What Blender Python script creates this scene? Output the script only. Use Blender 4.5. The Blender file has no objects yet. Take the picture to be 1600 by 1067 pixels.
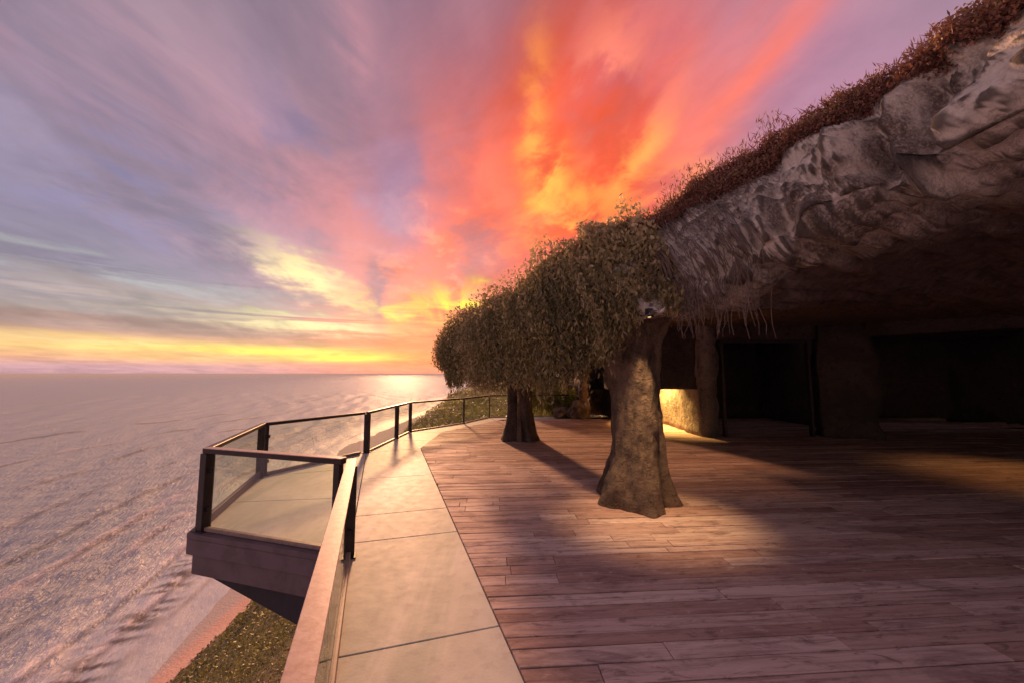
import bpy, bmesh, math, random
import numpy as np
from mathutils import Vector, noise
random.seed(7); RNG = np.random.default_rng(7)
R = math.radians
scene = bpy.context.scene
COL = scene.collection

def lin(r, g, b):
    f = lambda c: (c/255/12.92) if c/255 <= .04045 else ((c/255+.055)/1.055)**2.4
    return (f(r), f(g), f(b), 1.0)

# ------------------------------------------------------------------ camera
cam = bpy.data.cameras.new('camera'); cam_o = bpy.data.objects.new('camera', cam); COL.objects.link(cam_o)
cam.sensor_width = 36; cam.lens = 13.0; cam.clip_start = .02; cam.clip_end = 90000
cam_o.location = (0, 0, 1.65); cam_o.rotation_euler = (R(90+4.995), 0, 0)
scene.camera = cam_o
vs = scene.view_settings
vs.view_transform = 'Standard'; vs.look = 'None'; vs.gamma = 1; vs.use_curve_mapping = False
vs.exposure = 1.28
scene.cycles.max_bounces = 8; scene.cycles.transparent_max_bounces = 16
SUN_AZ, SUN_EL = -16.5, 15.0

# ------------------------------------------------------------------ node helpers
class Tree:
    def __init__(s, nt): s.nt = nt; s.n = nt.nodes; s.l = nt.links
    def new(s, t, **k):
        n = s.n.new(t)
        for a, v in k.items(): setattr(n, a, v)
        return n
    def put(s, sock, v):
        if isinstance(v, bpy.types.NodeSocket): s.l.new(v, sock)
        elif v is not None: sock.default_value = v
    def m(s, op, a, b=None, c=None, clamp=False):
        n = s.new('ShaderNodeMath', operation=op, use_clamp=clamp)
        for i, v in enumerate((a, b, c)):
            if v is not None: s.put(n.inputs[i], v)
        return n.outputs[0]
    def v(s, op, a, b=None, out=0):
        n = s.new('ShaderNodeVectorMath', operation=op)
        s.put(n.inputs[0], a)
        if b is not None: s.put(n.inputs[1], b)
        return n.outputs[out]
    def xyz(s, x, y, z=0.0):
        n = s.new('ShaderNodeCombineXYZ')
        for i, q in enumerate((x, y, z)): s.put(n.inputs[i], q)
        return n.outputs[0]
    def sep(s, v):
        n = s.new('ShaderNodeSeparateXYZ'); s.put(n.inputs[0], v); return n.outputs
    def mix(s, f, a, b, blend='MIX'):
        n = s.new('ShaderNodeMix', data_type='RGBA', blend_type=blend)
        s.put(n.inputs[0], f); s.put(n.inputs[6], a); s.put(n.inputs[7], b)
        return n.outputs[2]
    def noise(s, vec, scale, detail=4, rough=.55, dist=0.0):
        n = s.new('ShaderNodeTexNoise')
        s.put(n.inputs['Vector'], vec); n.inputs['Scale'].default_value = scale
        n.inputs['Detail'].default_value = detail; n.inputs['Roughness'].default_value = rough
        n.inputs['Distortion'].default_value = dist
        return n.outputs[0]
    def rng(s, v, a, b, c=0.0, d=1.0, smooth=True):
        n = s.new('ShaderNodeMapRange', interpolation_type='SMOOTHSTEP' if smooth else 'LINEAR')
        s.put(n.inputs[0], v)
        for i, q in enumerate((a, b, c, d)): n.inputs[i+1].default_value = q
        return n.outputs[0]
    def mapping(s, vec, loc=(0,0,0), rot=(0,0,0), scale=(1,1,1), kind='POINT'):
        n = s.new('ShaderNodeMapping', vector_type=kind); s.put(n.inputs[0], vec)
        n.inputs[1].default_value = loc; n.inputs[2].default_value = rot; n.inputs[3].default_value = scale
        return n.outputs[0]
    def ramp(s, v, stops):
        n = s.new('ShaderNodeValToRGB'); s.put(n.inputs[0], v)
        e = n.color_ramp.elements
        while len(e) < len(stops): e.new(.5)
        for q, (p, c) in zip(e, stops): q.position = p; q.color = c
        return n.outputs[0]

# ------------------------------------------------------------------ sky
world = bpy.data.worlds.new('World'); scene.world = world; world.use_nodes = True
T = Tree(world.node_tree); T.n.clear()
d = T.v('NORMALIZE', T.new('ShaderNodeTexCoord').outputs['Generated'])
dx, dy, dz = T.sep(d)
az = T.m('MULTIPLY', T.m('ARCTAN2', dx, dy), 57.2958)
el = T.m('MULTIPLY', T.m('ARCSINE', dz), 57.2958)
den = T.m('ADD', T.m('MAXIMUM', dz, 0.0), .10)
pl = T.mapping(T.xyz(T.m('DIVIDE', dx, den), T.m('DIVIDE', dy, den)), rot=(0, 0, R(-15)))
streak = T.noise(T.mapping(pl, scale=(1.5, .42, 1)), 1.0, 7, .58, .7)
puff = T.noise(T.mapping(pl, loc=(3.1, 7.7, 0), scale=(1.0, .7, 1)), 1.6, 6, .6, .5)
fluff = T.noise(T.mapping(pl, loc=(5.3, 1.2, 0), scale=(1.0, .62, 1)), 4.0, 8, .58, .25)
big = T.noise(T.mapping(pl, loc=(9, 2, 0), scale=(.6, .3, 1)), 1.0, 4, .5, .3)
band = T.noise(T.xyz(T.m('MULTIPLY', az, .028), T.m('MULTIPLY', el, .62)), 1.0, 5, .6, .4)
wisp = T.noise(T.mapping(T.mapping(T.xyz(az, el), rot=(0, 0, R(18))), scale=(.032, .15, 1)), 1.0, 6, .58, .6)
left = T.rng(az, -34, -12, 1, 0)
streak = T.m('ADD', T.m('MULTIPLY', streak, T.m('SUBTRACT', 1.0, left)), T.m('MULTIPLY', wisp, left))
up = T.rng(el, 1.0, 16.0)
wa = T.m('MULTIPLY', T.m('MULTIPLY', T.m('SUBTRACT', streak, .5), T.m('SUBTRACT', 20.0, T.m('MULTIPLY', left, 8.0))), T.rng(el, 0, 14, .25, 1))
we = T.m('MULTIPLY', T.m('MULTIPLY', T.m('SUBTRACT', puff, .5), 13.0), up)
ae = T.xyz(T.m('ADD', T.m('ADD', az, wa), T.m('MULTIPLY', T.m('SUBTRACT', fluff, .5), 7.0)), T.m('ADD', el, T.m('ADD', T.m('ADD', we, T.m('MULTIPLY', T.m('MULTIPLY', T.m('SUBTRACT', fluff, .5), 6.0), up)), T.m('MULTIPLY', T.m('SUBTRACT', band, .5), 1.6))))
ae_raw = T.xyz(az, el)
col = T.ramp(T.m('DIVIDE', el, 50.0, clamp=True), [
    (0.0, lin(186,146,158)), (.016, lin(190,148,156)), (.035, lin(228,166,128)), (.06, lin(240,196,118)), (.09, lin(176,142,126)),
    (.13, lin(162,147,136)), (.19, lin(143,135,143)), (.30, lin(132,121,138)), (.55, lin(139,121,135)), (1.0, lin(132,113,128))])
def feat(az0, el0, sa, se, rot, rgb, k, tex=None, lo=.35, hi=.6, raw=False, power=1.0):
    """one bank of cloud: centre and half size in degrees on the dome, colour of its lit vapour"""
    global col
    q = T.mapping(ae_raw if raw else ae, loc=(az0, el0, 0), rot=(0, 0, R(rot)), scale=(sa, se, 1), kind='TEXTURE')
    r2 = T.v('DOT_PRODUCT', q, q, out=1)
    w = T.m('MULTIPLY', T.m('EXPONENT', T.m('MULTIPLY', r2, -1.0)), k)
    if tex is not None: w = T.m('MULTIPLY', w, T.rng(tex, lo, hi))
    col = T.mix(T.m('MINIMUM', w, 1.0), col, lin(*rgb))
#SKYFEATS
feat(-27, 22, 22, 10, -15, (196,128,138), .7, puff, .3, .6)
feat(-14, 40, 16, 14, 0, (152,110,126), .6)
feat(-45, 33, 30, 3.0, -12, (176,134,146), .45, streak, .4, .6)
feat(-40, 24, 22, 3.0, -14, (186,140,150), .6, streak, .4, .62)
feat(10, 31, 21, 15, 22, (230,84,38), 1.5, None)
feat(8, 26, 14, 7, 20, (250,122,46), .8, fluff, .44, .62)
feat(12.5, 37.5, 5.5, 6, -10, (186,90,84), .85, fluff, .3, .56)
feat(20, 41, 9, 5, 0, (176,94,108), .7, puff, .3, .55)
feat(-9, 36, 10, 12, 0, (176,104,112), .55, puff)
feat(-12, 15, 11, 10, 0, (245,104,60), 1.3, streak, .25, .48)
feat(-12, 15, 11, 10, 0, (255,166,116), .85, fluff, .5, .62)
feat(-8, 17, 11, 8, 0, (166,98,108), .7, fluff, .47, .36)
feat(-20, 14, 14, 8, -10, (226,130,112), .8, puff, .3, .55)
feat(-14, 4, 13, 6.0, 0, (248,120,76), 1.1, None)
feat(-4, 3, 9, 3.5, 0, (246,120,84), .95, None)
feat(8, 8, 14, 9, 0, (246,112,62), .9, None)
feat(-7.5, 11, 8, 2.6, 14, (255,214,50), 1.0, streak, .42, .56)
feat(-8, 10, 4.5, 1.5, 12, (255,232,60), 1.0, band, .4, .52)
feat(-19, 9.5, 5, .9, -8, (255,214,60), .9, band, .4, .5)
feat(-33, 2.9, 13, .8, 1, (255,232,92), 1.0, band, .3, .52)
feat(-24, 2.3, 6.5, .5, 1, (255,238,80), .9, raw=True)
feat(-30, 3.9, 18, .35, -1, (196,140,116), .6, band, .42, .5, raw=True)
feat(-30, 6.8, 11, 1.2, -2, (250,236,168), .95, band, .36, .52)
feat(-54, 3.5, 14, .7, 0, (250,206,132), .7, band, .3, .5)
feat(-58, 20, 20, 13, 0, (130,122,146), .85, puff, .3, .55)
feat(-33, 15.5, 9, 4, -10, (170,150,172), .6, puff, .3, .55)
feat(-47, 19, 13, 6, -12, (124,118,150), .75, fluff, .46, .6)
feat(-52, 12.5, 16, 2.2, -2, (138,130,146), .8, puff, .35, .55)
feat(-30, 29, 9, 6, -30, (128,112,144), .6, fluff, .46, .6)
feat(-50, 5.6, 15, .9, 0, (150,118,110), .7, band, .4, .56, raw=True)
feat(-45, 8.6, 20, 1.4, 0, (178,160,150), .7, band, .4, .55)
feat(-48, 10.6, 20, 1.0, -2, (168,168,166), .7, band, .36, .5)
feat(-28.5, 13, 6, 2.0, -20, (252,230,160), .95, streak, .36, .56)
feat(-18, 26, 5.5, 8, 8, (132,116,150), .75, puff, .25, .5)
feat(-20.5, 12.5, 1.6, 5.5, 6, (140,110,126), .75)
feat(-5, 17, 6, 3.2, 30, (176,122,130), .7, streak, .35, .5)
feat(3.2, 36.5, 2.6, 7, 14, (255,146,66), 1.0, fluff, .34, .54)
feat(6, 29, 2.4, 6, 16, (255,176,72), 1.0, fluff, .42, .58)
feat(9, 22, 6, 3, 0, (255,158,72), .8, fluff, .44, .58)
feat(9, 25, 6, 3.2, 20, (255,166,66), .85, fluff, .44, .6)
feat(3, 23, 5, 2.2, 0, (255,150,84), .8, streak, .4, .55)
feat(-2, 27, 3, 8, 12, (240,112,84), .85, puff, .32, .52)
feat(21, 31, 2.0, 7, -36, (255,168,66), .95, fluff, .38, .56)
feat(26, 26, 9, 3.4, 30, (252,146,56), .9, fluff, .4, .58)
feat(40, 35, 14, 12, 0, (163,118,144), .8)
feat(34, 36, 4, 13, -52, (238,112,84), .75, streak, .3, .5)
feat(15, 42, 5, 3, 20, (236,128,100), .85, fluff, .42, .56)
feat(23, 38, 6, 4, 30, (222,104,88), .7, fluff, .45, .6)
feat(40, 25, 12, 3.2, 22, (212,140,172), .7)
feat(-24, 40, 3, 10, 20, (190,132,142), .6, streak, .36, .54)
feat(0, .4, 30, .8, 0, (238,134,118), .55, raw=True)
#ENDFEATS
col = T.mix(1.0, col, T.mix(T.rng(fluff, .32, .68), (.92, .92, .94, 1), (1.08, 1.07, 1.05, 1)), 'MULTIPLY')
col = T.mix(1.0, col, T.mix(T.rng(puff, .34, .64), (.84, .84, .88, 1), (1.12, 1.10, 1.07, 1)), 'MULTIPLY')
col = T.mix(1.0, col, T.mix(T.rng(streak, .3, .7), (.94, .94, .95, 1), (1.07, 1.06, 1.04, 1)), 'MULTIPLY')
sky = T.new('ShaderNodeTexSky', sky_type='NISHITA', sun_disc=False, sun_elevation=R(SUN_EL), sun_rotation=R(SUN_AZ))
bg_s = T.new('ShaderNodeBackground'); T.put(bg_s.inputs[0], sky.outputs[0]); bg_s.inputs[1].default_value = .05
bg_c = T.new('ShaderNodeBackground'); T.put(bg_c.inputs[0], col); bg_c.inputs[1].default_value = 0.55
mx = T.new('ShaderNodeMixShader'); mx.inputs[0].default_value = .96
T.l.new(bg_s.outputs[0], mx.inputs[1]); T.l.new(bg_c.outputs[0], mx.inputs[2])
wo = T.new('ShaderNodeOutputWorld'); T.l.new(mx.outputs[0], wo.inputs[0])

# ------------------------------------------------------------------ sun
sun = bpy.data.lights.new('sun', 'SUN'); sun.energy = 2.0; sun.angle = R(4); sun.color = (1.0, .49, .24)
sun_o = bpy.data.objects.new('sun', sun); COL.objects.link(sun_o)
to_sun = Vector((math.sin(R(SUN_AZ))*math.cos(R(SUN_EL)), math.cos(R(SUN_AZ))*math.cos(R(SUN_EL)), math.sin(R(SUN_EL))))
sun_o.rotation_euler = to_sun.to_track_quat('Z', 'Y').to_euler(); sun_o.location = (-20, 40, 30)

# ------------------------------------------------------------------ object helpers
def link(name, me, m=None, parent=None, smooth=False):
    if m: me.materials.append(m)
    if smooth: me.shade_smooth()
    o = bpy.data.objects.new(name, me); COL.objects.link(o)
    if parent:
        o.parent = parent
        o.matrix_parent_inverse = parent.matrix_basis.inverted()
    return o
def mesh(name, V, F, m=None, parent=None, smooth=False):
    me = bpy.data.meshes.new(name); me.from_pydata([tuple(v) for v in V], [], F); me.validate(); me.update()
    return link(name, me, m, parent, smooth)
def mesh_np(name, V, Q, m=None, parent=None, smooth=False):
    """fast: V (n,3), Q (k,4) quads"""
    me = bpy.data.meshes.new(name); V = np.ascontiguousarray(V, np.float32); Q = np.ascontiguousarray(Q, np.int32)
    me.vertices.add(len(V)); me.vertices.foreach_set('co', V.ravel())
    me.loops.add(Q.size); me.loops.foreach_set('vertex_index', Q.ravel())
    me.polygons.add(len(Q)); me.polygons.foreach_set('loop_start', np.arange(0, Q.size, 4, dtype=np.int32))
    me.polygons.foreach_set('loop_total', np.full(len(Q), 4, np.int32))
    me.update(calc_edges=True)
    return link(name, me, m, parent, smooth)
def attr(o, name, vals):
    a = o.data.attributes.new(name, 'FLOAT', 'POINT'); a.data.foreach_set('value', np.ascontiguousarray(vals, np.float32).ravel())
def tag(o, label, cat, group=None):
    o['label'] = label; o['category'] = cat
    if group: o['group'] = group
    return o
def thing(name, label, cat, loc=(0,0,0), group=None):
    o = bpy.data.objects.new(name, None); COL.objects.link(o); o.location = loc; o.empty_display_size = .1
    return tag(o, label, cat, group)
def kind(o, k): o['kind'] = k; return o
def bm_obj(name, bm, m=None, parent=None, smooth=False):
    me = bpy.data.meshes.new(name); bmesh.ops.recalc_face_normals(bm, faces=bm.faces); bm.to_mesh(me); bm.free()
    return link(name, me, m, parent, smooth)
def prism(bm, poly, z0, z1, poly2=None):
    """poly at z1 (top), poly2 (or poly) at z0"""
    lo = [bm.verts.new((p[0], p[1], z0)) for p in (poly2 or poly)]; hi = [bm.verts.new((p[0], p[1], z1)) for p in poly]
    n = len(lo); fs = [bm.faces.new(hi), bm.faces.new(lo[::-1])]
    for i in range(n): fs.append(bm.faces.new((lo[i], lo[(i+1) % n], hi[(i+1) % n], hi[i])))
    return fs
def bar(bm, a, b, w, h, up=Vector((0,0,1)), bev=.004):
    """box from a to b (centre line), w across, h along up"""
    a, b = Vector(a), Vector(b); t = (b-a).normalized(); s = t.cross(up).normalized(); u = s.cross(t).normalized()
    vs_ = []
    for p in (a, b):
        for i, j in ((-1,-1),(1,-1),(1,1),(-1,1)): vs_.append(bm.verts.new(p + s*(i*w/2) + u*(j*h/2)))
    f = [bm.faces.new([vs_[k] for k in q]) for q in ((0,1,2,3),(7,6,5,4),(0,4,5,1),(1,5,6,2),(2,6,7,3),(3,7,4,0))]
    if bev:
        es = {e for q in f for e in q.edges}
        bmesh.ops.bevel(bm, geom=list(es), offset=bev, segments=1, affect='EDGES')
def vbox(bm, x, y, z0, z1, wx, wy, ang, bev=.004):
    c, s = math.cos(ang), math.sin(ang)
    p = [(x+c*i*wx/2-s*j*wy/2, y+s*i*wx/2+c*j*wy/2) for i, j in ((-1,-1),(1,-1),(1,1),(-1,1))]
    f = prism(bm, p, z0, z1)
    if bev: bmesh.ops.bevel(bm, geom=list({e for q in f for e in q.edges}), offset=bev, segments=1, affect='EDGES')
def lathe(bm, prof, c, seg=16):
    rings = [[bm.verts.new((c[0]+r*math.cos(2*math.pi*k/seg), c[1]+r*math.sin(2*math.pi*k/seg), c[2]+z)) for k in range(seg)] for r, z in prof]
    for a, b in zip(rings, rings[1:]):
        for k in range(seg): bm.faces.new((a[k], a[(k+1)%seg], b[(k+1)%seg], b[k]))
    bm.faces.new(rings[0][::-1]); bm.faces.new(rings[-1])
def clip(poly, conv):
    """Sutherland-Hodgman: poly against convex counter-clockwise polygon"""
    out = poly
    for i in range(len(conv)):
        a, b = conv[i], conv[(i+1) % len(conv)]
        side = lambda p: (b[0]-a[0])*(p[1]-a[1]) - (b[1]-a[1])*(p[0]-a[0])
        src, out = out, []
        for k in range(len(src)):
            p, q = src[k], src[(k+1) % len(src)]; sp, sq = side(p), side(q)
            if sp >= 0: out.append(p)
            if (sp >= 0) != (sq >= 0):
                t = sp/(sp-sq); out.append((p[0]+(q[0]-p[0])*t, p[1]+(q[1]-p[1])*t))
        if len(out) < 3: return []
    cl = []
    for p in out:
        if not cl or math.dist(p, cl[-1]) > .004: cl.append(p)
    if len(cl) > 1 and math.dist(cl[0], cl[-1]) < .004: cl.pop()
    return cl if len(cl) >= 3 else []
def area(p): return .5*sum(p[i][0]*p[(i+1)%len(p)][1]-p[(i+1)%len(p)][0]*p[i][1] for i in range(len(p)))
def offset(poly, dlt):
    """grow a counter-clockwise polygon by dlt"""
    n = len(poly); out = []
    for i in range(n):
        p0, p1, p2 = (Vector(poly[(i+k) % n]) for k in (-1, 0, 1))
        n1 = Vector(((p1-p0).y, -(p1-p0).x)).normalized(); n2 = Vector(((p2-p1).y, -(p2-p1).x)).normalized()
        out.append(tuple(p1 + (n1+n2)*(dlt/(1+n1.dot(n2)))))
    return out

# ------------------------------------------------------------------ materials
def mat(name):
    m = bpy.data.materials.new(name); m.use_nodes = True
    t = Tree(m.node_tree); b = t.n['Principled BSDF']; return m, t, b
def bump(t, b, h, strength, dist, prev=None):
    n = t.new('ShaderNodeBump'); n.inputs['Strength'].default_value = strength; n.inputs['Distance'].default_value = dist
    t.put(n.inputs['Height'], h)
    if prev: t.l.new(prev, n.inputs['Normal'])
    t.l.new(n.outputs[0], b.inputs['Normal']); return n.outputs[0]
def P_(t): return t.new('ShaderNodeNewGeometry').outputs['Position']

def m_rock(name, c1, c2, c3, sc=1.0, bs=1.0, relief_light=0.0, under_shade=None):
    m, t, b = mat(name); p = P_(t)
    n1 = t.noise(p, .95*sc, 7, .62, .5); n2 = t.noise(p, 7*sc, 8, .65, .2); n3 = t.noise(p, 38*sc, 4, .6)
    c = t.mix(t.rng(n1, .40, .58), c1, c2)
    c = t.mix(t.m('MULTIPLY', t.rng(n2, .5, .68), .75), c, c3)
    c = t.mix(t.m('MULTIPLY', t.rng(n3, .42, .7), .4), c, tuple(x*1.35 for x in c2[:3])+(1,))
    if relief_light:                                                     # highlights painted on the ridges, shade painted into the cracks
        pt = t.new('ShaderNodeNewGeometry').outputs['Pointiness']
        c = t.mix(t.m('MULTIPLY', t.rng(pt, .505, .56), relief_light), c, tuple(x*1.25 for x in c2[:3])+(1,))
        c = t.mix(t.m('MULTIPLY', t.rng(pt, .495, .45), relief_light), c, tuple(x*.7 for x in c3[:3])+(1,))
    if under_shade:                                                     # shade of the underside painted in as a darker brown
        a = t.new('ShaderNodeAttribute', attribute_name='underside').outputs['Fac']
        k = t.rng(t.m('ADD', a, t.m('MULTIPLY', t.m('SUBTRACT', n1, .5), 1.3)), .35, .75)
        c = t.mix(k, c, t.mix(t.rng(n2, .4, .65), under_shade, tuple(x*.55 for x in under_shade[:3])+(1,)))
    t.put(b.inputs['Base Color'], c); b.inputs['Roughness'].default_value = .88
    q = bump(t, b, n2, .9*bs, .10); bump(t, b, n3, .6*bs, .02, q)
    return m
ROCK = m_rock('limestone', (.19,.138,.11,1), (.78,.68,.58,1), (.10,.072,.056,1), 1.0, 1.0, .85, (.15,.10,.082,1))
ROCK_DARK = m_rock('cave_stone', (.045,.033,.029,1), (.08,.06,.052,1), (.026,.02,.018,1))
PIER = m_rock('pale_pier_stone', (.16,.12,.10,1), (.34,.27,.23,1), (.10,.075,.06,1))
BARK = m_rock('sculpted_bark', (.065,.04,.031,1), (.25,.165,.12,1), (.045,.029,.023,1), 1.5, 1.6, .7)
BARK_DARK = m_rock('dark_bark', (.06,.045,.04,1), (.12,.09,.08,1), (.03,.025,.022,1), 1.8)

def m_concrete():
    m, t, b = mat('pale_concrete'); p = P_(t)
    rnd = t.new('ShaderNodeObjectInfo').outputs['Random']
    n1 = t.noise(p, 1.2, 5, .6, .5); n2 = t.noise(p, 9, 6, .65); n3 = t.noise(p, 90, 3, .6)
    c = t.mix(t.rng(n1, .35, .65), (.60,.585,.50,1), (.76,.735,.64,1))
    c = t.mix(t.m('MULTIPLY', t.rng(n2, .52, .72), .45), c, (.48,.39,.35,1))
    c = t.mix(t.m('MULTIPLY', t.rng(n3, .58, .72), .3), c, (.40,.33,.30,1))
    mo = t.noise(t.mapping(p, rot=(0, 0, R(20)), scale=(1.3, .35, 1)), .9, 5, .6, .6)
    c = t.mix(t.m('MULTIPLY', t.rng(mo, .48, .62), .6), c, (.36,.41,.33,1))                   # greenish patches
    c = t.mix(1.0, c, t.mix(rnd, (.92,.92,.92,1), (1.05,1.04,1.02,1)), 'MULTIPLY')
    t.put(b.inputs['Base Color'], c)
    t.put(b.inputs['Roughness'], t.rng(n2, .3, .7, .58, .64)); b.inputs['Specular IOR Level'].default_value = .2
    q = bump(t, b, n3, .15, .004); bump(t, b, n2, .2, .01, q)
    return m
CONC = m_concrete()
def m_wood():
    m, t, b = mat('weathered_hardwood'); p = P_(t)
    oi = t.new('ShaderNodeObjectInfo').outputs['Random']; ri = t.new('ShaderNodeNewGeometry').outputs['Random Per Island']
    rnd = t.m('FRACT', t.m('ADD', oi, ri))
    pr = t.v('ADD', t.mapping(p, rot=(0, 0, R(-4))), t.xyz(t.m('MULTIPLY', rnd, 37.0), t.m('MULTIPLY', rnd, 11.0)))
    g1 = t.noise(t.mapping(pr, scale=(1.2, 26, 1)), 1.0, 6, .65, .5)
    g2 = t.noise(t.mapping(pr, scale=(5, 120, 1)), 1.0, 4, .6, .2)
    st = t.noise(t.mapping(p, scale=(.8, 2.4, 1)), 1.5, 6, .68, .8)
    c = t.mix(rnd, (.49,.285,.24,1), (.82,.59,.515,1))
    c = t.mix(t.m('MULTIPLY', t.rng(g1, .42, .68), .5), c, (.18,.09,.07,1))
    c = t.mix(t.m('MULTIPLY', t.rng(g2, .5, .75), .4), c, (.48,.36,.335,1))
    c = t.mix(t.m('MULTIPLY', t.rng(st, .48, .68), .5), c, (.17,.10,.092,1))
    wp = t.noise(t.mapping(pr, scale=(2.6, 9, 1)), 1.6, 7, .7, 1.2)
    c = t.mix(t.m('MULTIPLY', t.rng(wp, .52, .66), .6), c, (.15,.085,.07,1))               # weathered, blackened spots
    c = t.mix(t.m('MULTIPLY', t.rng(wp, .44, .32), .45), c, (.78,.62,.55,1))               # and bleached ones
    t.put(b.inputs['Base Color'], c)
    t.put(b.inputs['Roughness'], t.rng(st, .35, .7, .62, .8)); b.inputs['Specular IOR Level'].default_value = .16
    q = bump(t, b, g1, .35, .006); bump(t, b, g2, .25, .002, q)
    return m
WOOD = m_wood()
def m_simple(name, c, rough=.5, metal=0.0, c2=None, ns=14, bs=.15, spec=.5):
    m, t, b = mat(name); p = P_(t)
    n = t.noise(p, ns, 6, .65, .3)
    t.put(b.inputs['Base Color'], t.mix(t.rng(n, .4, .66), c+(1,), (c2 or tuple(x*.7 for x in c))+(1,)))
    b.inputs['Roughness'].default_value = rough; b.inputs['Metallic'].default_value = metal
    b.inputs['Specular IOR Level'].default_value = spec
    bump(t, b, n, bs, .004); return m
BRONZE = m_simple('dark_bronze', (.026,.017,.017), .5, 0.0, (.04,.026,.024), 9, .1, .3)
CAP = m_simple('weathered_sky_sheen', (.56,.38,.34), .42, 0.0, (.42,.24,.20), 22, .2)  # sky reflection on the rail top painted as pink, with rusty speckles
CHANNEL = m_simple('clay_channel', (.34,.24,.20), .5)
FASCIA = m_simple('brown_render', (.145,.10,.115), .7, 0.0, (.105,.07,.08), 4, .3)
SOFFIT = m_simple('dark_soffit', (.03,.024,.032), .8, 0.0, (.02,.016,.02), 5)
STEEL = m_simple('dark_fixture', (.05,.045,.04), .4, .6)
JOINT = m_simple('dark_underside', (.02,.015,.014), .9)
SAND = m_simple('pink_sand', (.62,.42,.35), .9, 0.0, (.52,.34,.28), .6, .3)
def m_glass():
    m, t, b = mat('tinted_glass'); t.n.remove(b)
    out = next(n for n in t.n if n.type == 'OUTPUT_MATERIAL')
    tr = t.new('ShaderNodeBsdfTransparent'); tr.inputs[0].default_value = (.94, .975, .925, 1)
    gl = t.new('ShaderNodeBsdfGlossy'); gl.inputs['Roughness'].default_value = .03
    lw = t.new('ShaderNodeLayerWeight'); fr = t.m('ADD', .035, t.m('MULTIPLY', t.m('POWER', lw.outputs['Facing'], 5.0), .6))
    dust = t.new('ShaderNodeBsdfDiffuse'); dust.inputs[0].default_value = (.7, .66, .56, 1)
    n = t.noise(P_(t), 5, 5, .6)
    a = t.new('ShaderNodeMixShader'); t.put(a.inputs[0], fr); t.l.new(tr.outputs[0], a.inputs[1]); t.l.new(gl.outputs[0], a.inputs[2])
    c = t.new('ShaderNodeMixShader'); t.put(c.inputs[0], t.rng(n, .3, .8, .0, .012)); t.l.new(a.outputs[0], c.inputs[1]); t.l.new(dust.outputs[0], c.inputs[2])
    t.l.new(c.outputs[0], out.inputs[0]); return m
GLASS = m_glass()
def m_leaf(name, stops, trans=.3):
    m, t, b = mat(name)
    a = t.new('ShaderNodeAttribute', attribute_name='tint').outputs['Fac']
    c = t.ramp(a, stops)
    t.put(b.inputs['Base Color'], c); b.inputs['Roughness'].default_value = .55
    out = next(n for n in t.n if n.type == 'OUTPUT_MATERIAL')
    tl = t.new('ShaderNodeBsdfTranslucent'); t.put(tl.inputs[0], c)
    mxx = t.new('ShaderNodeMixShader'); mxx.inputs[0].default_value = trans
    t.l.new(b.outputs[0], mxx.inputs[1]); t.l.new(tl.outputs[0], mxx.inputs[2]); t.l.new(mxx.outputs[0], out.inputs[0])
    return m
VINE = m_leaf('vine_leaf', [(0,(.09,.08,.028,1)), (.4,(.31,.245,.105,1)), (.75,(.56,.425,.23,1)), (1,(.74,.58,.36,1))], .42)
HEATH = m_leaf('russet_ground_cover', [(0,(.10,.04,.034,1)), (.5,(.24,.105,.075,1)), (.85,(.36,.17,.11,1)), (1,(.30,.22,.09,1))])
SCRUB = m_leaf('cliff_scrub', [(0,(.075,.072,.022,1)), (.45,(.21,.19,.06,1)), (.8,(.37,.35,.09,1)), (1,(.50,.44,.16,1))], .2)
BRIGHT = m_leaf('garden_leaf', [(0,(.09,.10,.015,1)), (.5,(.26,.26,.035,1)), (1,(.52,.48,.08,1))], .5)
STEM = m_simple('dry_stem', (.30,.22,.18), .8, 0.0, (.16,.11,.09), 30)
def m_lamp(c, s):
    m, t, b = mat('lamp_lens'); b.inputs['Emission Color'].default_value = c+(1,); b.inputs['Emission Strength'].default_value = s; return m
LENS = m_lamp((1, .66, .3), 2)

# ------------------------------------------------------------------ leaves
def leaves(name, C, D, L, W, tint, m, parent=None):
    """rhombic folded leaves: centre, direction, length, width"""
    n = len(C); D = D/np.maximum(np.linalg.norm(D, axis=1, keepdims=True), 1e-6)
    r = RNG.normal(size=(n, 3)); S = np.cross(D, r); S /= np.maximum(np.linalg.norm(S, axis=1, keepdims=True), 1e-6)
    N = np.cross(S, D); L = L[:, None]; W = W[:, None]
    V = np.stack([C-D*L*.5, C+S*W*.5-D*L*.05+N*W*.16, C+D*L*.5, C-S*W*.5-D*L*.05+N*W*.16], 1).reshape(-1, 3)
    o = mesh_np(name, V, np.arange(4*n).reshape(-1, 4), m, parent)
    attr(o, 'tint', np.repeat(np.clip(tint, 0, 1), 4)); return o
def vnoise(x, y, seed=0):
    """smooth numpy value noise in 2D, 0..1"""
    g = np.random.default_rng(seed).random((256, 256))
    xi, yi = np.floor(x).astype(int), np.floor(y).astype(int); fx, fy = x-xi, y-yi
    fx = fx*fx*(3-2*fx); fy = fy*fy*(3-2*fy); xi &= 255; yi &= 255; xj, yj = (xi+1) & 255, (yi+1) & 255
    return (g[xi, yi]*(1-fx)+g[xj, yi]*fx)*(1-fy) + (g[xi, yj]*(1-fx)+g[xj, yj]*fx)*fy
def fbm2(x, y, seed=0, o=4): return sum(vnoise(x*2**k, y*2**k, seed+k)*.5**k for k in range(o))/sum(.5**k for k in range(o))

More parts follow.
